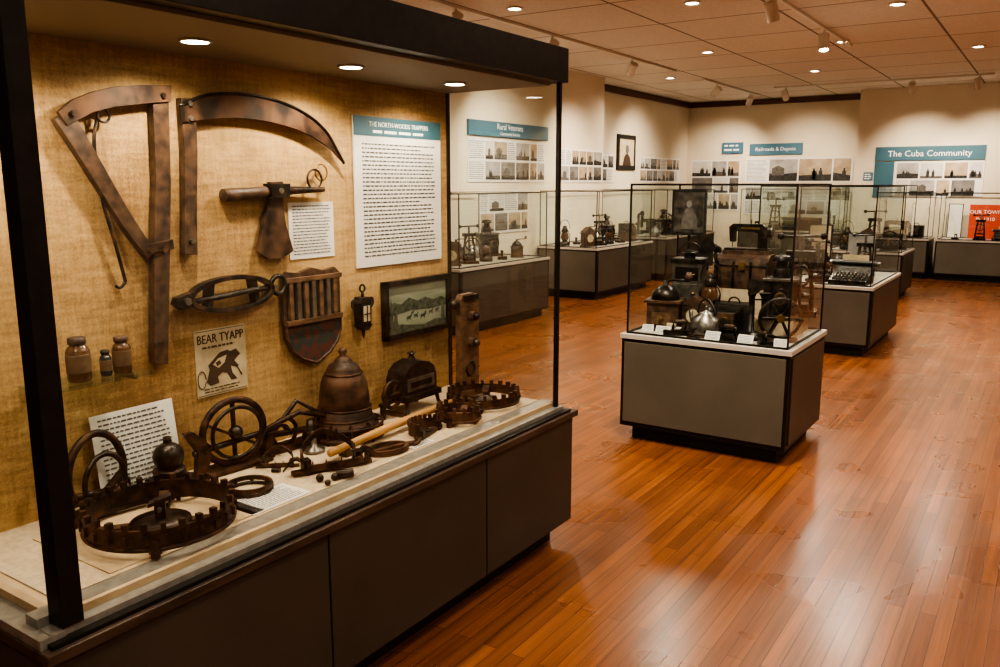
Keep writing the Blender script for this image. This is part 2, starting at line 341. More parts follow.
bear=[(1.70,.945),(1.715,.985),(1.71,1.0),(1.735,1.02),(1.76,1.038),(1.79,1.042),(1.80,1.035),(1.825,1.04),(1.842,1.02),(1.825,1.008),(1.815,1.0),(1.835,.98),(1.825,.975),(1.80,.985),(1.805,.96),(1.825,.935),(1.80,.935),(1.785,.962),(1.765,.968),(1.745,.955),(1.75,.935),(1.715,.93)]
b.prism(bear,.004,.0052,M_inkb,W)
b.prism([(1.728,1.0),(1.75,1.018),(1.785,1.025),(1.775,1.0),(1.75,.985)],.0052,.0056,M_old,W)
b.prism([(1.738,1.005),(1.755,1.012),(1.762,1.0),(1.745,.992)],.0056,.006,M_inkb,W)
b.tube([(1.682+.016*math.cos(k*.5),.955+.03*math.sin(k*.5),.005) for k in range(13)],.0015,M_inkb,n=5,M=W)
b.tube([(1.815,1.0,.005),(1.845,.945,.005)],.002,M_inkb,n=5,M=W)
b.lines(1.69,1.84,.925,.905,2,M_inkb,.005,W,wl=.02,fill=.4)
b.box(u0+.004,v0+.004,.004,u1-.004,v0+.006,.0045,M_inkb,W);b.box(u0+.004,v1-.006,.004,u1-.004,v1-.004,.0045,M_inkb,W)
b.done('bear_trap_poster')
b=B()
b.prism([(2.03,1.262),(2.055,1.285),(2.11,1.276),(2.175,1.292),(2.24,1.276),(2.295,1.285),(2.32,1.262),(2.318,1.09),(2.032,1.09)],.004,.022,M_wood,W)
for k in range(7): b.box(2.050+k*.037,1.10,.022,2.068+k*.037,1.255,.038,M_steel if k%2 else M_wood2,W)
b.box(2.035,1.245,.022,2.315,1.262,.040,M_wood2,W);b.box(2.035,1.088,.022,2.315,1.106,.040,M_wood2,W)
sh=[(2.036,1.09),(2.314,1.09),(2.312,1.04),(2.29,.995),(2.25,.96),(2.18,.928),(2.11,.955),(2.065,.99),(2.04,1.04)]
b.prism(sh,.004,.026,M_rleather,W)
b.tube([(p[0],p[1],.026) for p in sh],.006,M_wood,closed=True,M=W)
b.done('shield_plaque',bevel=.002)
b=B()
b.prism([(2.405,1.13),(2.467,1.13),(2.462,1.04),(2.41,1.04)],.01,.05,M_iron2,W)
b.box(2.418,1.055,.05,2.454,1.118,.053,M_old,W);b.box(2.434,1.055,.053,2.438,1.118,.055,M_iron2,W);b.box(2.418,1.083,.053,2.454,1.087,.055,M_iron2,W)
b.prism([(2.398,1.13),(2.474,1.13),(2.455,1.152),(2.417,1.152)],.005,.055,M_iron2,W)
b.tube([(2.436,1.152,.03),(2.436,1.175,.03)],.006,M_iron2,M=W);b.torus((2.436,1.187,.03),.014,.004,M_iron2,M=W)
b.prism([(2.402,1.04),(2.47,1.04),(2.45,1.018),(2.422,1.018)],.01,.05,M_iron2,W);b.tube([(2.436,1.02,.03),(2.436,.985,.03)],[.009,.003],M_iron2,M=W)
for sgn in(-1,1): b.tube(cr([(2.436+sgn*.034,1.10,.03),(2.436+sgn*.058,1.115,.03),(2.436+sgn*.06,1.14,.03),(2.436+sgn*.048,1.145,.03)],4),.004,M_iron2,M=W)
b.done('iron_wall_lantern')
b=B();u0,v0,u1,v1=2.575,.945,3.02,1.195;f=.022
b.box(u0,v0,.002,u1,v0+f,.03,M_iron2,W).box(u0,v1-f,.002,u1,v1,.03,M_iron2,W).box(u0,v0,.002,u0+f,v1,.03,M_iron2,W).box(u1-f,v0,.002,u1,v1,.03,M_iron2,W)
b.box(u0+.01,v0+.01,.002,u1-.01,v1-.01,.018,M_sky,W)
U=lambda x:u0+f+x*(u1-u0-2*f)
V=lambda y:v0+f+y*(v1-v0-2*f)
hz=[(0,.55),(.1,.66),(.22,.6),(.35,.72),(.5,.62),(.62,.68),(.78,.58),(.9,.64),(1,.56),(1,.42),(.7,.40),(.4,.44),(0,.38)]
b.prism([(U(x),V(y)) for x,y in hz],.018,.0188,M_hill,W)
b.prism([(U(x),V(y)) for x,y in [(0,0),(1,0),(1,.12),(.8,.16),(.6,.08),(.35,.14),(.15,.2),(0,.3)]],.018,.0190,M_hill,W)
for x,y,h in((.06,.2,.55),(.13,.16,.45),(.94,.12,.5)): b.prism([(U(x-.035),V(y)),(U(x+.035),V(y)),(U(x+.02),V(y+h*.6)),(U(x),V(y+h)),(U(x-.02),V(y+h*.6))],.018,.0194,M_hill,W)
for x,y,s in((.34,.22,1),(.46,.26,.8),(.58,.2,1.1),(.72,.27,.9),(.83,.3,.7),(.4,.34,.6)):
    b.prism([(U(x-.035*s),V(y)),(U(x-.03*s),V(y+.1*s)),(U(x+.03*s),V(y+.12*s)),(U(x+.045*s),V(y+.17*s)),(U(x+.055*s),V(y+.12*s)),(U(x+.035*s),V(y+.07*s)),(U(x+.035*s),V(y)),(U(x+.02*s),V(y+.05*s)),(U(x-.02*s),V(y+.05*s))],.018,.0196,M_hill,W)
b.done('framed_engraving',bevel=.0008)
b=B()
b.prism([(-.07,0),(.07,0),(.07,.42),(.055,.45),(.03,.46),(-.055,.46),(-.07,.44)],-.015,.015,M_wood2,WX(0))
for z in(.36,.24): b.cyl((0,0,z),(.045,0,z),.022,M_wood);b.sphere((.05,0,z),.018,M_iron2)
b.box(-.02,-.05,.43,.03,.05,.455,M_iron2);b.cyl((0,-.10,.42),(0,.075,.42),.012,M_iron2);b.sphere((0,-.10,.42),.022,M_iron2)
b.torus((.018,0,.12),.03,.006,M_iron2,axis='x')
b.box(-.05,-.075,0,.05,.075,.03,M_wood)
b.done('wooden_press_board',loc=(-2.15,2.96,DZ),bevel=.002)
b=B().box(-2.317,1.10,1.048,-2.17,1.42,1.055,M_glassb)
for y in(1.13,1.39): b.box(-2.317,y-.005,1.030,-2.22,y+.005,1.048,M_steel)
b.done('glass_shelf')
def jar(name,y,r,h,m,cap):
    B().lathe([(r*.9,0),(r,.006),(r,h*.68),(r*.85,h*.76),(r*.6,h*.82),(r*.6,h*.86)],m,n=24).lathe([(r*.72,h*.84),(r*.75,h*.85),(r*.75,h*.98),(r*.6,h)],cap,n=24).lathe([(r*1.01,h*.2),(r*1.015,h*.22),(r*1.015,h*.6),(r*1.01,h*.62)],M_label,n=24).done(name,loc=(-2.235,y,1.0555))
jar('amber_jar',1.228,.032,.125,M_amber,M_wood)
jar('small_bottle',1.307,.016,.075,M_dkglass,M_black)
jar('glass_jar',1.358,.026,.108,M_amber,M_wood)
th=math.radians(8)
Mc=Matrix.Translation((-2.268,1.280,DZ+.002))@Matrix(((0,-math.sin(th),math.cos(th),0),(1,0,0,0),(0,math.cos(th),math.sin(th),0),(0,0,0,1)))
paper('text_card',0,0,.275,.265,Mc,16,wl=.017,head=None,fill=.36)
Mf=Matrix(((0,-1,0,0),(1,0,0,0),(0,0,1,DZ),(0,0,0,1)))   # u->+Y, v->-X on deck
B().box(1.04,1.84,0,1.52,2.20,.003,M_mat,Mf).done('kraft_mat_board')
paper('deck_label_card',1.475,1.835,1.70,1.965,Mf,10,wl=.015,th=.003,fill=.35)
paper('deck_label_card',2.20,1.835,2.32,1.885,Mf,4,wl=.012,th=.003)
# ---- traps
def teeth_ring(name,loc,r,h,nt,rot=0,mat=M_iron,post=True,th=.3,s=1):
    b=B();n=64
    b.strap([(r*math.cos(2*pi*i/n),r*math.sin(2*pi*i/n),.02+h/2) for i in range(n)],.009,h,mat,closed=True)
    b.torus((0,0,.02),r+.004,.006,mat,n=n)
    for i in range(nt):
        a=2*pi*i/nt;M=Matrix.Rotation(a,4,'Z')
        b.box(r-.008,-r*th*.5*pi/nt*2,.02+h*.95,r+.008,r*th*.5*pi/nt*2,.02+h+.018,mat,M)
        b.box(r+.002,-.006,.02+h*.3,r+.013,.006,.02+h*.75,mat,M)
    b.strap([(-r,0,.012),(r,0,.012)],.03,.012,mat);b.strap([(0,-r,.012),(0,r,.012)],.03,.012,mat)
    b.lathe([(r*.42,.018),(r*.42,.024),(r*.2,.03),(.02,.032)],M_iron2)
    for sg in(-1,1):
        b.strap(cr([(0,sg*(r-.01),.012),(0,sg*(r*.8),.05),(.0,sg*(r*.45),.035)],5),.028,.006,mat)
        b.cyl((0,sg*(r+.006),.0),(0,sg*(r+.006),h*.9),.012,M_iron2)
    if post:
        b.box(-.014,-.012,.02,.014,.012,.085,M_iron2);b.strap([(-.03,0,.07),(.03,0,.09)],.03,.01,M_iron2);b.cyl((0,-.03,.06),(0,.03,.06),.006,M_steel)
    return b.done(name,loc=loc,rot=(0,0,rot),scale=s)
teeth_ring('bear_trap',(-1.975,1.275,DZ+.004),.190,.052,26,.9,mat=M_iron)
teeth_ring('bear_trap',(-1.99,2.855,DZ),.148,.035,22,.5,post=False)
teeth_ring('bear_trap',(-1.915,2.575,DZ),.082,.038,14,.2,post=False,mat=M_rust)
b=B();n=40;r=.066
b.strap([(r*math.cos(2*pi*i/n),r*math.sin(2*pi*i/n),.022) for i in range(n)],.008,.014,M_iron,closed=True)
b.torus((0,0,.006),r*.97,.006,M_iron2)
for i in range(8): b.cyl((r*math.cos(i*pi/4),r*math.sin(i*pi/4),0),(r*math.cos(i*pi/4),r*math.sin(i*pi/4),.028),.006,M_iron2)
b.done('iron_ring_trap',loc=(-2.0,1.60,DZ))
b=B()
b.torus((0,0,.11),.082,.010,M_iron,axis='x',a0=-.6,a1=pi+.6,n=28,ry=.105)
b.torus((.03,0,.09),.060,.007,M_iron2,axis='x',n=28,ry=.075)
b.strap([(0,-.10,.012),(0,.10,.012)],.07,.016,M_iron);b.strap(cr([(.0,-.07,.05),(.03,-.02,.06),(.02,.06,.10)],5),.02,.008,M_iron)
b.cyl((0,-.085,.01),(0,-.085,.07),.012,M_iron2);b.cyl((0,.085,.01),(0,.085,.07),.012,M_iron2);b.cyl((-.02,-.06,.06),(.04,.06,.06),.010,M_iron)
b.strap([(.03,-.05,.02),(.07,.09,.02)],.02,.012,M_iron2)
b.done('upright_jaw_trap',loc=(-2.215,1.24,DZ),rot=(0,0,.15),scale=1.12)
b=B()
b.sphere((0,0,.118),.046,M_iron2,n=24);b.cyl((0,0,.15),(0,0,.172),.013,M_iron2);b.torus((0,0,.178),.010,.003,M_iron)
b.lathe([(.03,.055),(.045,.06),(.05,.075),(.046,.082)],M_iron)
b.strap(cr([(.02,-.11,.01),(.03,-.05,.055),(.0,.02,.06),(-.01,.10,.012)],6),.045,.01,M_iron)
b.strap(cr([(-.02,-.10,.012),(.05,-.02,.03),(.06,.10,.012)],6),.02,.016,M_iron2)
b.torus((.05,.0,.02),.055,.007,M_iron);b.box(-.05,-.05,0,.05,.05,.055,M_iron2)
for a in range(6): b.cyl((.05+.05*math.cos(a),.05*math.sin(a),0),(.05+.05*math.cos(a),.05*math.sin(a),.035),.006,M_iron)
b.done('ball_weight_trap',loc=(-2.19,1.455,DZ),rot=(0,0,.3))
b=B();R=.115
b.torus((0,0,R+.012),R,.012,M_iron,axis='x',n=40,ry=R*.93);b.torus((.022,0,R+.012),R*.8,.007,M_iron2,axis='x',n=36,ry=R*.74)
b.cyl((0,-.15,.085),(0,.17,.10),.010,M_iron2);b.cyl((0,0,.012),(0,0,2*R),.008,M_iron)
b.strap([(.01,-.10,.17),(.01,.09,.06)],.010,.022,M_iron,up=(1,0,0))
b.sphere((.012,0,R+.01),.024,M_iron2);b.strap([(0,-.12,.01),(0,.12,.01)],.09,.014,M_iron)
b.prism([(-.15,.0),(-.11,.0),(-.09,.10),(-.15,.16),(-.18,.16),(-.14,.09)],-.012,.012,M_iron,WX(0))
b.prism([(.10,.0),(.15,.0),(.145,.09),(.125,.09)],-.012,.012,M_iron,WX(0))
b.strap(cr([(.0,.12,.09),(.04,.16,.12),(.02,.2,.09)],4),.02,.01,M_iron2)
b.done('round_jaw_trap',loc=(-2.215,1.72,DZ),rot=(0,0,-.1),bevel=.001)
b=B()
b.strap([(0,-.12,.012),(0,.12,.012)],.06,.016,M_iron);b.tube([(0,-.11,.02),(.0,.03,.155),(0,.11,.10),(0,.13,.02)],.008,M_iron2)
b.tube([(.03,-.12,.09),(.03,.02,.125),(.03,.14,.085)],.009,M_iron);b.torus((.0,-.02,.06),.045,.007,M_iron,axis='x')
b.strap([(.02,-.13,.07),(.02,.12,.055)],.012,.03,M_iron,up=(1,0,0));b.lathe([(.03,.015),(.026,.05),(.012,.07),(.012,.09)],M_iron2,c=(.03,.06,0))
b.lathe([(.035,0),(.035,.012),(.01,.02),(.008,.06),(.02,.065)],M_steel,c=(.09,.03,0))
b.done('spring_arm_trap',loc=(-2.22,1.965,DZ),rot=(0,0,-.15),scale=1.1)
b=B()
b.lathe([(.0,.315),(.012,.312),(.016,.30),(.010,.288),(.022,.28),(.03,.27),(.034,.262),(.05,.255),(.058,.24),(.060,.225),(.073,.215),(.080,.19),(.086,.15),(.089,.11),(.086,.105),(.092,.10),(.096,.075),(.107,.055),(.112,.045),(.10,.042),(.0,.045)][::-1],M_rust,n=40)
for z,r in((.225,.063),(.105,.091),(.07,.099),(.05,.112)): b.torus((0,0,z),r,.004,M_iron,n=40)
b.torus((0,0,.012),.128,.008,M_iron,n=48);b.torus((0,0,.05),.130,.005,M_iron,n=48)
for i in range(10):
    a=2*pi*i/10;b.tube([(.129*math.cos(a),.129*math.sin(a),.0),(.129*math.cos(a),.129*math.sin(a),.055),(.105*math.cos(a),.105*math.sin(a),.06)],.005,M_iron2)
b.lathe([(.12,0),(.12,.01),(.09,.014),(.09,.045)],M_iron2)
b.done('cast_iron_bell',loc=(-2.165,2.19,DZ),scale=1.08)
B().tube([(-1.985,1.93,DZ+.034),(-2.02,2.3,DZ+.036),(-2.045,2.70,DZ+.034)],[.014,.016,.014],M_pole,n=14).box(-2.015,2.0,DZ,-1.975,2.03,DZ+.022,M_wood).box(-2.055,2.62,DZ,-2.015,2.65,DZ+.022,M_wood).done('wooden_pole')
def jaw_trap(name,loc,rot,s,m=M_iron):
    b=B()
    b.strap([(-.13,0,.01),(.13,0,.01)],.028,.012,m)
    for sg in(-1,1):
        pts=cr([(-.085,0,.02),(-.08,sg*.05,.035+.03*(sg>0)),(0,sg*.085,.045+.06*(sg>0)),(.08,sg*.05,.035+.03*(sg>0)),(.085,0,.02)],6)
        b.strap(pts,.008,.02,m)
        for k in range(3,len(pts)-3,3):
            p=pts[k];b.cyl((p.x,p.y,p.z),(p.x,p.y*.98,p.z+.024),.005,m,r1=.001,n=8)
        b.box(sg*.085-.012,-.018,.005,sg*.085+.012,.018,.05,M_iron2)
        b.strap(cr([(sg*.085,0,.03),(sg*.12,.005,.055),(sg*.155,.01,.02)],5),[.03,.03,.03,.03,.026,.024,.024,.02,.016,.012,.01],.005,m)
    b.lathe([(.03,.016),(.03,.02),(.004,.024)],M_iron2);b.cyl((0,0,.006),(0,0,.02),.008,M_iron2)
    b.cyl((-.02,-.09,.015),(.03,-.1,.015),.014,M_iron2)
    return b.done(name,loc=loc,rot=(0,0,rot),scale=s)
jaw_trap('leg_hold_trap',(-1.93,1.885,DZ),1.15,1.05)
jaw_trap('leg_hold_trap',(-2.10,1.80,DZ),.7,.55,M_rust)
B().sphere((0,0,.013),.013,M_iron2).sphere((.03,.035,.012),.012,M_iron2).sphere((.045,-.01,.010),.010,M_iron2).sphere((.02,.07,.010),.010,M_iron2).done('iron_balls',loc=(-1.88,1.78,DZ))
b=B();n=36
b.strap([(.05*math.cos(2*pi*i/n),.075*math.sin(2*pi*i/n),.012) for i in range(n)],.012,.018,M_rust,closed=True)
b.strap([(0,-.09,.012),(0,.09,.012)],.018,.012,M_rust);b.cyl((0,-.085,0),(0,-.085,.028),.012,M_iron2);b.prism([(-.018,.06),(.018,.06),(.008,.12),(-.008,.12)],.004,.016,M_rust)
b.done('oval_snare_plate',loc=(-1.90,2.13,DZ),rot=(0,0,-.25))
b=B();n=24;R=.10
pts=[(R*math.cos(pi*i/n),R*math.sin(pi*i/n),.035) for i in range(n+1)]
b.strap(pts,.008,.05,M_rust)
for i in range(1,n,2): p=pts[i];b.box(p[0]-.007,p[1]-.007,.055,p[0]+.007,p[1]+.007,.08,M_rust)
b.strap([(-.13,0,.012),(.13,0,.012)],.03,.016,M_iron);b.tube(cr([(-.13,0,.02),(-.16,-.03,.03),(-.19,-.02,.012),(-.2,.0,.012)],5),.010,M_iron)
b.lathe([(.035,.02),(.035,.026),(.01,.03)],M_iron2,c=(0,.03,0));b.box(-.11,-.02,0,-.08,.02,.05,M_iron2);b.box(.08,-.02,0,.11,.02,.05,M_iron2)
b.done('half_moon_trap',loc=(-1.905,2.37,DZ),rot=(0,0,1.8),scale=.75)
b=B()
for x in(-.055,.055):
    for y in(-.10,.10): b.tube([(x,y,.07),(x*1.1,y*1.05,.03),(x*1.35,y*1.15,0)],[.010,.008,.012],M_iron2)
b.box(-.07,-.12,.06,.07,.12,.085,M_iron2)
b.prism([(-.11,.085),(.11,.085),(.11,.15),(.095,.185),(.06,.21),(0,.222),(-.06,.21),(-.095,.185),(-.11,.15)],-.05,.05,M_iron2,WX(0))
b.box(.05,-.09,.10,.054,.09,.155,M_steel);b.box(.054,-.07,.115,.057,.07,.14,M_iron)
b.lathe([(.02,.222),(.012,.235),(.012,.245),(.02,.252),(.0,.262)],M_iron2)
b.torus((.02,-.15,.10),.055,.009,M_iron,axis='x',n=28)
for i in range(3): b.cyl((.02,-.15-.05*math.cos(i*pi/3),.10-.05*math.sin(i*pi/3)),(.02,-.15+.05*math.cos(i*pi/3),.10+.05*math.sin(i*pi/3)),.005,M_iron)
b.cyl((.02,-.17,.10),(.02,-.10,.10),.010,M_iron);b.strap([(0,-.2,.06),(0,-.1,.07)],.03,.012,M_iron2);b.cyl((.0,-.19,0),(0,-.19,.06),.012,M_iron2)
b.tube([(0,.11,.14),(0,.14,.17),(0,.15,.12)],.007,M_iron2);b.box(-.06,-.13,0,.06,-.10,.012,M_wood)
b.done('cast_iron_peeler_machine',loc=(-2.19,2.615,DZ),bevel=.0015,scale=.97)

# ------------------------------------------------------------ glass table cases
def tcase(x0,x1,y0,y1,zt,zg,back=True,right=True,left=True,top=True):
    e=empty('glass_display_case');b=B()
    b.box(x0+.07,y0+.07,0,x1-.07,y1-.07,.10,M_black)
    b.box(x0+.01,y0+.01,.09,x1-.01,y1-.01,zt-.03,M_bronze)
    ins=.05
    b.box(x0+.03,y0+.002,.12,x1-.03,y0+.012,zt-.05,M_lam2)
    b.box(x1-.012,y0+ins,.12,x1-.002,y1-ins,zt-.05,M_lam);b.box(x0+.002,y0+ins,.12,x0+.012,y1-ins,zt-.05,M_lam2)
    b.box(x0,y0,zt-.03,x1,y1,zt,M_top);b.done('base',parent=e,bevel=.002)
    g=.035;X0,X1,Y0,Y1=x0+g,x1-g,y0+g,y1-g;t=.010
    b=B()
    for x in(X0,X1):
        for y in(Y0,Y1): b.box(x-t/2,y-t/2,zt,x+t/2,y+t/2,zg,M_bronze)
    for z in(zt,zg-.012):
        for y in(Y0,Y1): b.box(X0,y-t/2,z,X1,y+t/2,z+.012,M_bronze)
        for x in(X0,X1): b.box(x-t/2,Y0,z,x+t/2,Y1,z+.012,M_bronze)
    b.done('frame',parent=e)
    b=B()
    b.quad((X0,Y0,zt),(X1,Y0,zt),(X1,Y0,zg),(X0,Y0,zg),M_glass)
    if back:b.quad((X0,Y1,zt),(X1,Y1,zt),(X1,Y1,zg),(X0,Y1,zg),M_glass)
    if right:b.quad((X1,Y0,zt),(X1,Y1,zt),(X1,Y1,zg),(X1,Y0,zg),M_glass)
    if left:b.quad((X0,Y0,zt),(X0,Y1,zt),(X0,Y1,zg),(X0,Y0,zg),M_glass)
    if top:b.quad((X0,Y0,zg-.004),(X1,Y0,zg-.004),(X1,Y1,zg-.004),(X0,Y1,zg-.004),M_glass)
    b.done('glass',parent=e,norm=False)
    return e
tcase(-2.20,-1.15,4.65,5.50,.68,1.6)
tcase(-2.45,-1.33,8.15,9.75,.66,1.58)
tcase(-2.75,-1.70,12.5,13.6,.66,1.58,top=False)
tcase(-6.17,-5.10,6.9,8.75,.72,1.5,back=False,left=False)
tcase(-6.17,-5.20,10.2,12.1,.72,1.5,back=False,left=False)
tcase(-6.55,-5.3,12.9,15.2,.72,1.5,back=False,left=False)
tcase(-5.2,-3.3,16.2,16.95,.72,1.5,back=False,left=False,top=False)
tcase(-2.6,-1.75,15.6,16.36,.68,1.45,back=False,left=False,top=False)
tcase(-1.66,.6,15.6,16.36,.68,1.45,back=False,left=False,top=False)
# ------------------------------------------------------------ antiques
def lantern(loc,s=1,rz=0):
    b=B().lathe([(.06,0),(.065,.01),(.06,.04),(.03,.05),(.03,.06)],M_iron2).lathe([(.032,.06),(.048,.09),(.045,.13),(.03,.16)],M_amber).lathe([(.034,.16),(.04,.17),(.03,.2),(.02,.21),(.028,.225),(.0,.235)],M_iron2)
    for sg in(-1,1): b.tube([(sg*.055,0,.03),(sg*.062,0,.12),(sg*.03,0,.19)],.005,M_iron2)
    b.torus((0,0,.2),.06,.003,M_iron2,axis='y',a0=0,a1=pi,ry=.1);b.done('barn_lantern',loc,(0,0,rz),s)
def grinder(loc,s=1,rz=0):
    b=B().box(-.075,-.075,0,.075,.075,.012,M_wood).box(-.065,-.065,.012,.065,.065,.12,M_wood).box(-.075,-.075,.12,.075,.075,.13,M_wood).box(-.04,-.07,.03,.04,-.064,.08,M_wood2);b.sphere((0,-.076,.055),.009,M_brass)
    b.lathe([(.06,.13),(.055,.16),(.03,.185),(.012,.19),(.012,.21)],M_iron2);b.tube([(0,0,.205),(.04,-.02,.215),(.10,-.03,.215)],.005,M_iron2);b.lathe([(.01,.215),(.016,.23),(.01,.25)],M_wood,c=(.10,-.03,0));b.done('coffee_grinder',loc,(0,0,rz),s)
def sewing(loc,s=1,rz=0):
    b=B().box(-.17,-.07,0,.17,.07,.03,M_wood).box(-.16,-.06,.03,.16,.06,.045,M_iron2)
    b.prism([(.15,.045),(.08,.045),(.085,.15),(.05,.165),(-.09,.17),(-.09,.09),(-.13,.09),(-.14,.2),(-.11,.225),(.10,.225),(.145,.20)],-.022,.022,M_iron2,WY(0))
    b.cyl((-.115,0,.09),(-.115,0,.05),.005,M_steel);b.cyl((.15,0,.175),(.175,0,.175),.05,M_iron2,n=28);b.cyl((.175,0,.175),(.182,0,.175),.045,M_steel,n=28);b.cyl((.02,0,.225),(.02,0,.26),.006,M_steel)
    b.box(-.05,-.024,.185,.09,-.0225,.2,M_brass);b.done('sewing_machine',loc,(0,0,rz),s,bevel=.002)
def camera_box(loc,s=1,rz=0):
    b=B().box(-.09,-.02,0,.09,.10,.16,M_black)
    for i in range(5): k=.07-.006*i;b.box(-k,-.03-.018*i,.08-k,k,-.02-.018*i,.08+k,M_iron2)
    b.box(-.045,-.125,.035,.045,-.11,.125,M_wood);b.cyl((0,-.125,.08),(0,-.16,.08),.026,M_brass,n=24);b.cyl((0,-.16,.08),(0,-.161,.08),.02,M_black);b.box(-.09,-.12,-.0,.09,.0,.012,M_wood)
    b.torus((0,.04,.16),.03,.005,M_black,axis='y',a0=0,a1=pi);b.done('bellows_camera',loc,(0,0,rz),s,bevel=.0015)
def phone(loc,s=1,rz=0):
    b=B().lathe([(.07,0),(.07,.015),(.05,.03),(.018,.04),(.014,.2),(.022,.22),(.014,.24)],M_iron2);b.cyl((0,0,.24),(0,-.03,.255),.016,M_iron2);b.cyl((0,-.03,.255),(0,-.075,.26),.012,M_iron2,r1=.034)
    b.tube([(0,0,.19),(.05,0,.19),(.06,0,.2)],.004,M_iron2);b.cyl((.06,0,.10),(.06,0,.20),.013,M_iron2,r1=.017);b.cyl((.06,0,.2),(.06,0,.222),.017,M_iron2,r1=.03);b.done('candlestick_telephone',loc,(0,0,rz),s)
def typewriter(loc,s=1,rz=0):
    b=B().prism([(-.13,0),(.12,0),(.12,.13),(.04,.13),(-.02,.07),(-.13,.035)],-.14,.14,M_iron2,Matrix(((0,0,1,0),(1,0,0,0),(0,1,0,0),(0,0,0,1))))
    for r in range(4):
        for c in range(9): b.cyl((-.11+.027*c+.006*r,-.11+.024*r,.035+.012*r),(-.11+.027*c+.006*r,-.11+.024*r,.055+.013*r),.009,M_steel,n=10)
    b.cyl((-.17,.09,.155),(.17,.09,.155),.022,M_black);b.cyl((-.19,.09,.155),(-.17,.09,.155),.017,M_steel);b.cyl((.17,.09,.155),(.19,.09,.155),.017,M_steel);b.box(-.10,.095,.16,.10,.098,.22,M_old);b.done('typewriter',loc,(0,0,rz),s)
def kettle(loc,s=1,rz=0,m=None):
    m=m or M_steel
    b=B().lathe([(.07,0),(.085,.01),(.09,.05),(.075,.095),(.04,.12),(.04,.125),(.01,.135),(.008,.15),(.014,.155),(.0,.165)],m);b.tube(cr([(.08,0,.05),(.12,0,.07),(.14,0,.12)],5),[.016]*5+[.012]*5+[.01],m);b.torus((0,0,.10),.075,.006,M_iron2,axis='y',a0=.15,a1=pi-.15,ry=.1);b.done('kettle',loc,(0,0,rz),s)
def trunk(loc,s=1,rz=0):
    b=B().box(-.12,-.08,0,.12,.08,.11,M_wood);b.prism([(-.08,.11),(.08,.11),(.075,.14),(.045,.16),(-.045,.16),(-.075,.14)],-.12,.12,M_wood,Matrix(((0,0,1,0),(1,0,0,0),(0,1,0,0),(0,0,0,1))))
    for x in(-.115,-.04,.04,.115): b.box(x-.006,-.084,0,x+.006,-.08,.13,M_iron2)
    b.box(-.015,-.09,.09,.015,-.08,.125,M_brass);b.box(-.122,-.083,.105,.122,.083,.112,M_iron2);b.done('small_trunk',loc,(0,0,rz),s)
def clock(loc,s=1,rz=0):
    b=B().box(-.09,-.045,0,.09,.045,.02,M_wood).box(-.075,-.04,.02,.075,.04,.17,M_wood);b.prism([(-.09,.17),(.09,.17),(.07,.19),(0,.235),(-.07,.19)],-.045,.045,M_wood,WY(0))
    b.cyl((0,-.04,.10),(0,-.046,.10),.052,M_brass,n=28);b.cyl((0,-.046,.10),(0,-.048,.10),.045,M_old,n=28);b.strap([(0,-.05,.10),(.0,-.05,.135)],.004,.001,M_black,up=(0,1,0));b.strap([(0,-.05,.10),(.025,-.05,.09)],.004,.001,M_black,up=(0,1,0));b.done('mantel_clock',loc,(0,0,rz),s)
def iron_(loc,s=1,rz=0):
    b=B().prism([(-.05,-.07),(.05,-.07),(.05,.0),(.03,.06),(0,.10),(-.03,.06),(-.05,0)],0,.035,M_iron2);b.tube([(0,-.05,.035),(0,-.055,.08),(0,.03,.085),(0,.035,.035)],.008,M_iron2);b.cyl((0,-.045,.085),(0,.02,.085),.014,M_wood);b.done('flat_iron',loc,(0,0,rz),s)
def wheel(loc,s=1,rz=0):
    b=B().torus((0,0,.13),.11,.010,M_iron2,axis='y',n=36);b.cyl((0,-.03,.13),(0,.03,.13),.022,M_brass)
    for i in range(6): a=i*pi/3;b.cyl((0,0,.13),(.105*math.cos(a),0,.13+.105*math.sin(a)),.006,M_iron2)
    b.box(-.10,-.05,0,.10,.05,.015,M_wood);b.prism([(-.07,.015),(-.05,.015),(0,.125),(-.01,.14)],-.035,-.025,M_iron2,WY(0));b.prism([(.07,.015),(.05,.015),(0,.125),(.01,.14)],-.035,-.025,M_iron2,WY(0));b.cyl((.11,-.01,.13),(.11,-.06,.13),.008,M_wood);b.done('hand_crank_wheel',loc,(0,0,rz),s)
def projector(loc,s=1,rz=0):
    b=B().box(-.10,-.12,0,.10,.12,.02,M_wood).box(-.085,-.06,.02,.085,.11,.21,M_iron2).box(-.092,-.066,.20,.092,.116,.215,M_steel)
    b.lathe([(.045,.215),(.04,.26),(.028,.265),(.028,.30),(.05,.305),(.04,.33),(0,.34)],M_iron2,c=(0,.03,0))
    b.cyl((0,-.06,.12),(0,-.11,.12),.045,M_iron2,n=24);b.cyl((0,-.11,.12),(0,-.17,.12),.03,M_brass,n=24);b.cyl((0,-.17,.12),(0,-.172,.12),.024,M_black)
    b.torus((.10,.03,.12),.05,.007,M_iron,axis='x');b.cyl((.08,.03,.12),(.12,.03,.12),.012,M_iron);b.box(-.087,-.02,.05,-.084,.08,.17,M_steel);b.done('magic_lantern_projector',loc,(0,0,rz),s,bevel=.0015)
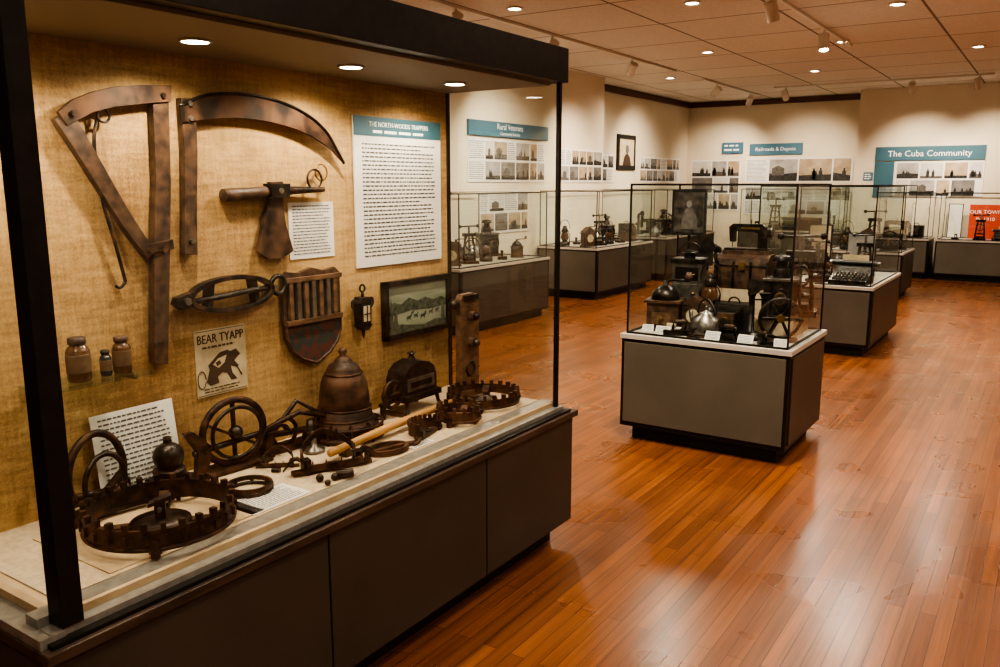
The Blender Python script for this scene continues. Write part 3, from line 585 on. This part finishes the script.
def cabinet(loc,s=1,rz=0):
    b=B().box(-.09,-.075,0,.09,.075,.02,M_iron2).box(-.08,-.065,.02,.08,.065,.27,M_steel).box(-.088,-.073,.26,.088,.073,.285,M_iron2)
    b.box(-.062,-.07,.05,.062,-.065,.15,M_steel).box(-.062,-.07,.17,.062,-.065,.24,M_iron2);b.sphere((.04,-.073,.10),.008,M_brass);b.sphere((.04,-.073,.2),.008,M_brass)
    b.lathe([(.03,.285),(.03,.31),(.045,.315),(.0,.335)],M_iron2);b.torus((0,0,.31),.06,.005,M_iron2,axis='y',a0=0,a1=pi);b.done('metal_lamp_cabinet',loc,(0,0,rz),s,bevel=.0015)
def press(loc,s=1,rz=0):
    b=B().box(-.09,-.07,0,.09,.07,.03,M_iron2)
    for x in(-.065,.065): b.tube([(x,0,.03),(x*.9,0,.16),(x*.6,0,.30)],[.014,.011,.014],M_iron2)
    b.box(-.07,-.03,.29,.07,.03,.325,M_iron2);b.cyl((0,0,.10),(0,0,.40),.012,M_steel);b.box(-.055,-.05,.09,.055,.05,.11,M_iron2);b.tube([(-.10,0,.395),(.10,0,.40)],.008,M_iron2);b.sphere((-.10,0,.395),.018,M_iron2);b.sphere((.10,0,.40),.018,M_iron2)
    b.torus((0,-.035,.2),.05,.007,M_iron,axis='y');b.box(-.05,-.045,.03,.05,.045,.06,M_iron);b.done('book_press',loc,(0,0,rz),s,bevel=.0015)
def card(loc,rz=0,w=.09,h=.06):
    b=B();t=math.radians(55);M=Matrix.Rotation(t,4,'X');b.box(-w/2,0,0,w/2,h,.003,M_paper,M);b.lines(-w*.42,w*.42,h*.9,h*.1,5,M_ink,.0036,M,wl=w*.12,fill=.35);b.box(-w*.2,h*.3,0,w*.2,h*.32+.01,.004,M_paper);b.done('caption_card',loc,(0,0,rz))
def scene_photo(b,x0,y0,x1,y1,z,Mx):
    """a framed print: tone ground plus ground strip, building and figures as flat ink shapes"""
    b.box(x0,y0,z,x1,y1,z+.003,random.choice(PH),Mx);w=x1-x0;h=y1-y0;z2=z+.0036
    g=random.uniform(.15,.35);b.prism([(x0,y0),(x1,y0),(x1,y0+h*g*random.uniform(.7,1.2)),(x0+w*.5,y0+h*g),(x0,y0+h*g*random.uniform(.7,1.2))],z,z2,random.choice(PD),Mx)
    k=random.random()
    if k<.55:
        bx=x0+w*random.uniform(.08,.35);bw=w*random.uniform(.3,.5);bh=h*random.uniform(.25,.4);by=y0+h*g*.8
        b.prism([(bx,by),(bx+bw,by),(bx+bw,by+bh),(bx+bw/2,by+bh*1.4),(bx,by+bh)],z,z2+.0006,PD[1],Mx)
    if k>.3:
        for i in range(random.randint(1,4)):
            fx=x0+w*random.uniform(.12,.88);fh=h*random.uniform(.35,.55);fw=fh*.17;fy=y0+h*.08
            b.prism([(fx-fw,fy),(fx+fw,fy),(fx+fw,fy+fh*.7),(fx+fw*.4,fy+fh*.8),(fx+fw*.5,fy+fh),(fx-fw*.5,fy+fh),(fx-fw*.4,fy+fh*.8),(fx-fw,fy+fh*.7)],z,z2+.0012,PD[0],Mx)
def photo_stand(loc,w,h,m,rz=0):
    b=B().box(-w/2,-.01,0,w/2,.01,h,M_black)
    if m is None: scene_photo(b,-w/2+.015,.015,w/2-.015,h-.015,0,WY(-.0105))
    else: b.box(-w/2+.012,-.013,.012,w/2-.012,-.01,h-.012,m)
    b.box(-w*.25,.0,0,w*.25,.07,.012,M_black);b.done('framed_photo',loc,(0,0,rz))
Z=.68
B().box(-2.12,5.08,Z,-1.26,5.45,Z+.10,M_deck).box(-1.80,5.18,Z+.10,-1.46,5.44,Z+.26,M_deck).done('display_riser')
grinder((-2.03,4.95,Z),1.5,.2);cabinet((-1.97,5.19,Z+.10),1.2,.15)
b=B().box(-.07,-.05,0,.07,.05,.02,M_iron2).cyl((0,0,.02),(0,0,.50),.010,M_iron2).box(-.115,-.03,.48,.115,-.012,.78,M_black).box(-.098,-.034,.497,.098,-.03,.763,M_darkpic)
b.prism([(-.05,.52),(.06,.52),(.05,.60),(.02,.66),(-.02,.66),(-.045,.60)],.034,.0355,PD[1],WY(0)).prism([(.0+.018*math.cos(k*pi/6),.685+.024*math.sin(k*pi/6)) for k in range(12)],.034,.0355,PH[2],WY(0))
b.done('framed_portrait_stand',(-2.05,5.37,Z+.10),(0,0,.15))
trunk((-1.63,5.30,Z+.26),1.35,.05);sewing((-1.63,5.30,Z+.476),.85,.05)
camera_box((-1.63,5.05,Z),1.15,.05)
projector((-1.38,5.20,Z+.10),1.15,.25);press((-1.31,5.36,Z+.10),1.25,.2)
kettle((-1.74,4.90,Z),1.1,2.6);wheel((-1.30,4.93,Z),1.05,.4);phone((-1.47,4.92,Z),1.25,.4)
iron_((-1.56,4.78,Z),1.0,1.3);iron_((-1.88,4.80,Z),.95,2.3);lantern((-1.80,5.12,Z+.10),1.1);phone((-1.84,5.36,Z+.10),1.6,-.3);clock((-1.86,5.02,Z),.95,.1)
iron_((-1.34,4.77,Z),.8,.5);jaw_trap('leg_hold_trap',(-1.74,4.77,Z),.3,.5)
card((-1.96,4.74,Z),.1);card((-1.64,4.73,Z));card((-1.44,4.72,Z));card((-2.08,4.80,Z),.3,.07,.05);card((-1.24,4.75,Z),.2,.08,.05)
B().prism([(-.06,-.04),(.05,-.05),(.07,.02),(.0,.05),(-.05,.03)],0,.035,M_paper).prism([(-.03,-.03),(.03,-.03),(.035,.01),(-.02,.03)],.035,.06,M_old).done('paper_packet',(-1.94,4.83,Z),(0,0,.5))
fl=[sewing,grinder,typewriter,camera_box,lantern,trunk,kettle,clock,phone,iron_,wheel,projector,press]
def fill(x0,x1,y0,y1,z,n,m,s=1.2,rz=0):
    k=random.randrange(13)
    for i in range(n):
        for j in range(m):
            f=fl[(k+i*3+j*5)%13];f((x0+(x1-x0)*(i+.5)/n,y0+(y1-y0)*(j+.5)/m,z),s*random.uniform(.85,1.1),rz+random.uniform(-.3,.3))
fill(-2.35,-1.42,8.25,9.4,.66,3,4,1.1)
photo_stand((-1.72,9.60,.66),.3,.42,None);photo_stand((-2.15,9.60,.66),.25,.5,None)
fill(-2.65,-1.8,12.6,13.5,.66,3,2,1.3)
fill(-6.05,-5.2,7.0,8.65,.72,2,5,1.2,.9)
fill(-6.05,-5.3,10.3,12.0,.72,2,5,1.2,.9)
fill(-6.4,-5.4,13.0,15.1,.72,2,5,1.3,.9)
fill(-5.1,-3.4,16.35,16.8,.72,5,1,1.4)
fill(-2.5,-1.85,15.75,16.2,.68,2,1,1.3);fill(-1.55,.5,15.7,16.0,.68,6,1,1.1)
B().box(-1.24,16.2,.68,-.76,16.22,1.25,M_red).text('OUR TOWN',.085,M_white,-1.0,1.10,0,WY(16.198)).text('IN 1910',.085,M_white,-1.0,.98,0,WY(16.198)).done('red_poster')
photo_stand((-1.45,16.25,.68),.22,.58,M_paper)
# ------------------------------------------------------------ wall graphics
def board(name,Mx,u0,v0,u1,v1,rows=2,bg=M_paper,textw=.22):
    b=B();b.box(u0,v0,.001,u1,v1,.012,bg,Mx)
    g=.03;rh=(v1-v0-g*(rows+1))/rows
    for r in range(rows):
        u=u0+g;y=v0+g+r*(rh+g)
        while u<u1-.12:
            w=rh*random.choice([.75,1.0,1.3,1.45]);ue=min(u+w,u1-g)
            if ue-u<.08: break
            if random.random()<textw: b.lines(u,ue,y+rh,y,max(4,int(rh/.025)),M_ink,.0135,Mx,wl=.045,fill=.35)
            else: scene_photo(b,u,y,ue,y+rh,.012,Mx)
            u=ue+g
    return b.done(name)
L=WX(-6.2);L2=WX(-6.6);Fa=WY(17.0);Fb=WY(16.4)
B().box(8.55,2.2,.001,10.5,2.39,.03,M_blue,L).text('Rural Veterans',.105,M_white,9.5,2.295,.031,L).text('Community Service',.06,M_white,9.5,2.225,.031,L).done('exhibit_header_sign')
board('photo_display_board',L,8.55,1.62,10.45,2.17)
board('photo_display_board',L,10.85,1.62,12.25,2.12)
board('photo_display_board',L,6.4,1.6,8.2,2.2)
board('photo_display_board',L,8.8,.95,10.0,1.5)
board('photo_display_board',L2,12.5,1.62,13.5,2.1)
board('photo_display_board',L2,14.6,1.62,16.6,2.1)
b=B().box(13.6,1.84,.001,14.35,2.46,.03,M_black,L2).box(13.68,1.92,.03,14.27,2.38,.034,M_old,L2)
b.prism([(13.80,1.92),(14.15,1.92),(14.10,2.06),(14.03,2.12),(13.92,2.12),(13.85,2.06)],.034,.036,M_inkb,L2).prism([(13.98+.065*math.cos(k*pi/8),2.2+.085*math.sin(k*pi/8)) for k in range(16)],.034,.037,M_ink,L2)
b.done('framed_portrait')
B().box(-5.85,2.2,.001,-5.42,2.42,.03,M_blue,Fa).lines(-5.8,-5.47,2.40,2.23,2,M_white,.031,Fa,wl=.14,fill=.35).done('exhibit_header_sign')
B().box(-5.28,2.16,.001,-4.25,2.38,.03,M_blue,Fa).text('Railroads & Depots',.10,M_white,-4.77,2.24,.031,Fa).done('exhibit_header_sign')
board('photo_display_board',Fa,-5.35,1.62,-3.3,2.10,rows=1)
board('photo_display_board',Fa,-6.5,1.05,-5.45,2.08,rows=3)
board('photo_display_board',Fa,-5.35,.98,-3.3,1.56)
B().box(-3.0,1.65,.001,-2.84,1.80,.01,M_blue,Fb).lines(-2.98,-2.86,1.78,1.67,3,M_white,.0105,Fb,wl=.05).done('wall_label')
b=B().box(-2.82,2.0,.001,-1.10,2.24,.03,M_teal,Fb).text('The Cuba Community',.145,M_white,-1.96,2.07,.031,Fb).box(-2.82,1.36,.001,-2.50,1.98,.02,M_teal,Fb)
b.done('exhibit_title_sign')
board('photo_display_board',Fb,-2.48,1.36,-1.10,1.985,textw=.1)
board('photo_display_board',Fb,-.7,1.3,.9,2.1)
# ------------------------------------------------------------ ceiling lights
LC=(1,.86,.69)
def spot(name,loc,target,W_,size,blend=.6,r=.05,col=LC):
    l=bpy.data.lights.new(name,'SPOT');l.energy=W_;l.spot_size=math.radians(size);l.spot_blend=blend;l.shadow_soft_size=r;l.color=col
    o=bpy.data.objects.new(name,l);C.objects.link(o);o.location=loc;o.rotation_euler=(Vector(target)-Vector(loc)).to_track_quat('-Z','Y').to_euler();return o
def track(x0,y0,x1,y1,heads):
    b=B();b.strap([(x0,y0,CH-.015),(x1,y1,CH-.015)],.035,.028,M_lampw)
    for i,(x,y,tx,ty,tz,w) in enumerate(heads):
        p=Vector((x,y,CH-.16));d=(Vector((tx,ty,tz))-p).normalized()
        b.cyl((x,y,CH-.03),(x,y,CH-.11),.014,M_lampw,n=10);b.cyl(p-d*.09,p+d*.08,.055,M_lampw,n=20);b.cyl(p+d*.078,p+d*.082,.044,M_lens,n=20)
        spot('track_spot',p+d*.095,(tx,ty,tz),w*1.7,80,.9)
    b.done('track_light')
track(-4.9,6.2,-4.9,12.0,[(-4.9,6.6,-6.2,7.6,1.5,60),(-4.9,8.4,-6.2,9.3,1.7,70),(-4.9,10.5,-6.2,11.3,1.5,70)])
track(-4.9,13.2,-4.9,16.2,[(-4.9,13.8,-6.6,14.4,1.7,75),(-4.9,15.6,-5.9,17,1.6,65)])
track(-4.3,15.0,-1.0,15.0,[(-4.1,15.0,-4.1,17,1.5,70),(-2.1,14.9,-2.1,16.4,1.6,70),(-1.2,14.9,-1.0,16.4,1.6,65)])
track(-2.27,7.2,-2.27,11.0,[(-2.27,7.73,-1.9,8.8,.7,55),(-2.27,9.68,-2.0,9.2,.7,55)])
track(-1.43,3.2,-1.43,6.6,[(-1.43,3.5,-1.65,5.0,.85,95),(-1.43,6.3,-1.7,5.3,.8,55)])
def down(x,y,w=105):
    B().lathe([(.0,-.004),(.055,-.004),(.055,0),(.0,0)],M_lens,c=(0,0,0),n=24).torus((0,0,-.003),.068,.012,M_lampw).done('ceiling_downlight',loc=(x,y,CH-.004))
    spot('downlight_lamp',(x,y,CH-.03),(x,y,0),w,165,.8,.10)
for x,y in((-4.5,7.0),(-3.0,7.7),(-1.43,8.8),(-2.3,10.7),(-3.9,10.6),(-3.2,13.2),(-1.0,12.0),(-5.3,12.8),(.6,9.5),(.3,5.6),(-3.9,4.2),(1.6,13.2)): down(x,y)
for x,y in((-.3,2.6),(2.3,4.0),(-.6,-.6),(1.0,1.0)): down(x,y,80)  # last one, unseen beside the camera, is added to brighten the case base
for y in(1.0,1.54,2.16,2.75): spot('case_puck_lamp',(-2.05,y,1.98),(-2.09,y,.6),13.5,155,.5,.03,(1,.85,.65))
w=bpy.data.worlds.new('museum_world');bpy.context.scene.world=w;w.use_nodes=True;w.node_tree.nodes['Background'].inputs[0].default_value=(1,.85,.7,1);w.node_tree.nodes['Background'].inputs[1].default_value=.2
# ------------------------------------------------------------ camera
cam=bpy.data.cameras.new('camera');co=bpy.data.objects.new('camera',cam);C.objects.link(co)
co.location=(0,0,1.6);co.rotation_euler=(pi/2-math.radians(10.27),0,math.radians(33.7));cam.lens=29.8;cam.sensor_width=36;cam.clip_start=.05
bpy.context.scene.camera=co
vs=bpy.context.scene.view_settings;vs.view_transform='AgX'
try: vs.look='AgX - High Contrast'
except Exception: pass
vs.exposure=.95
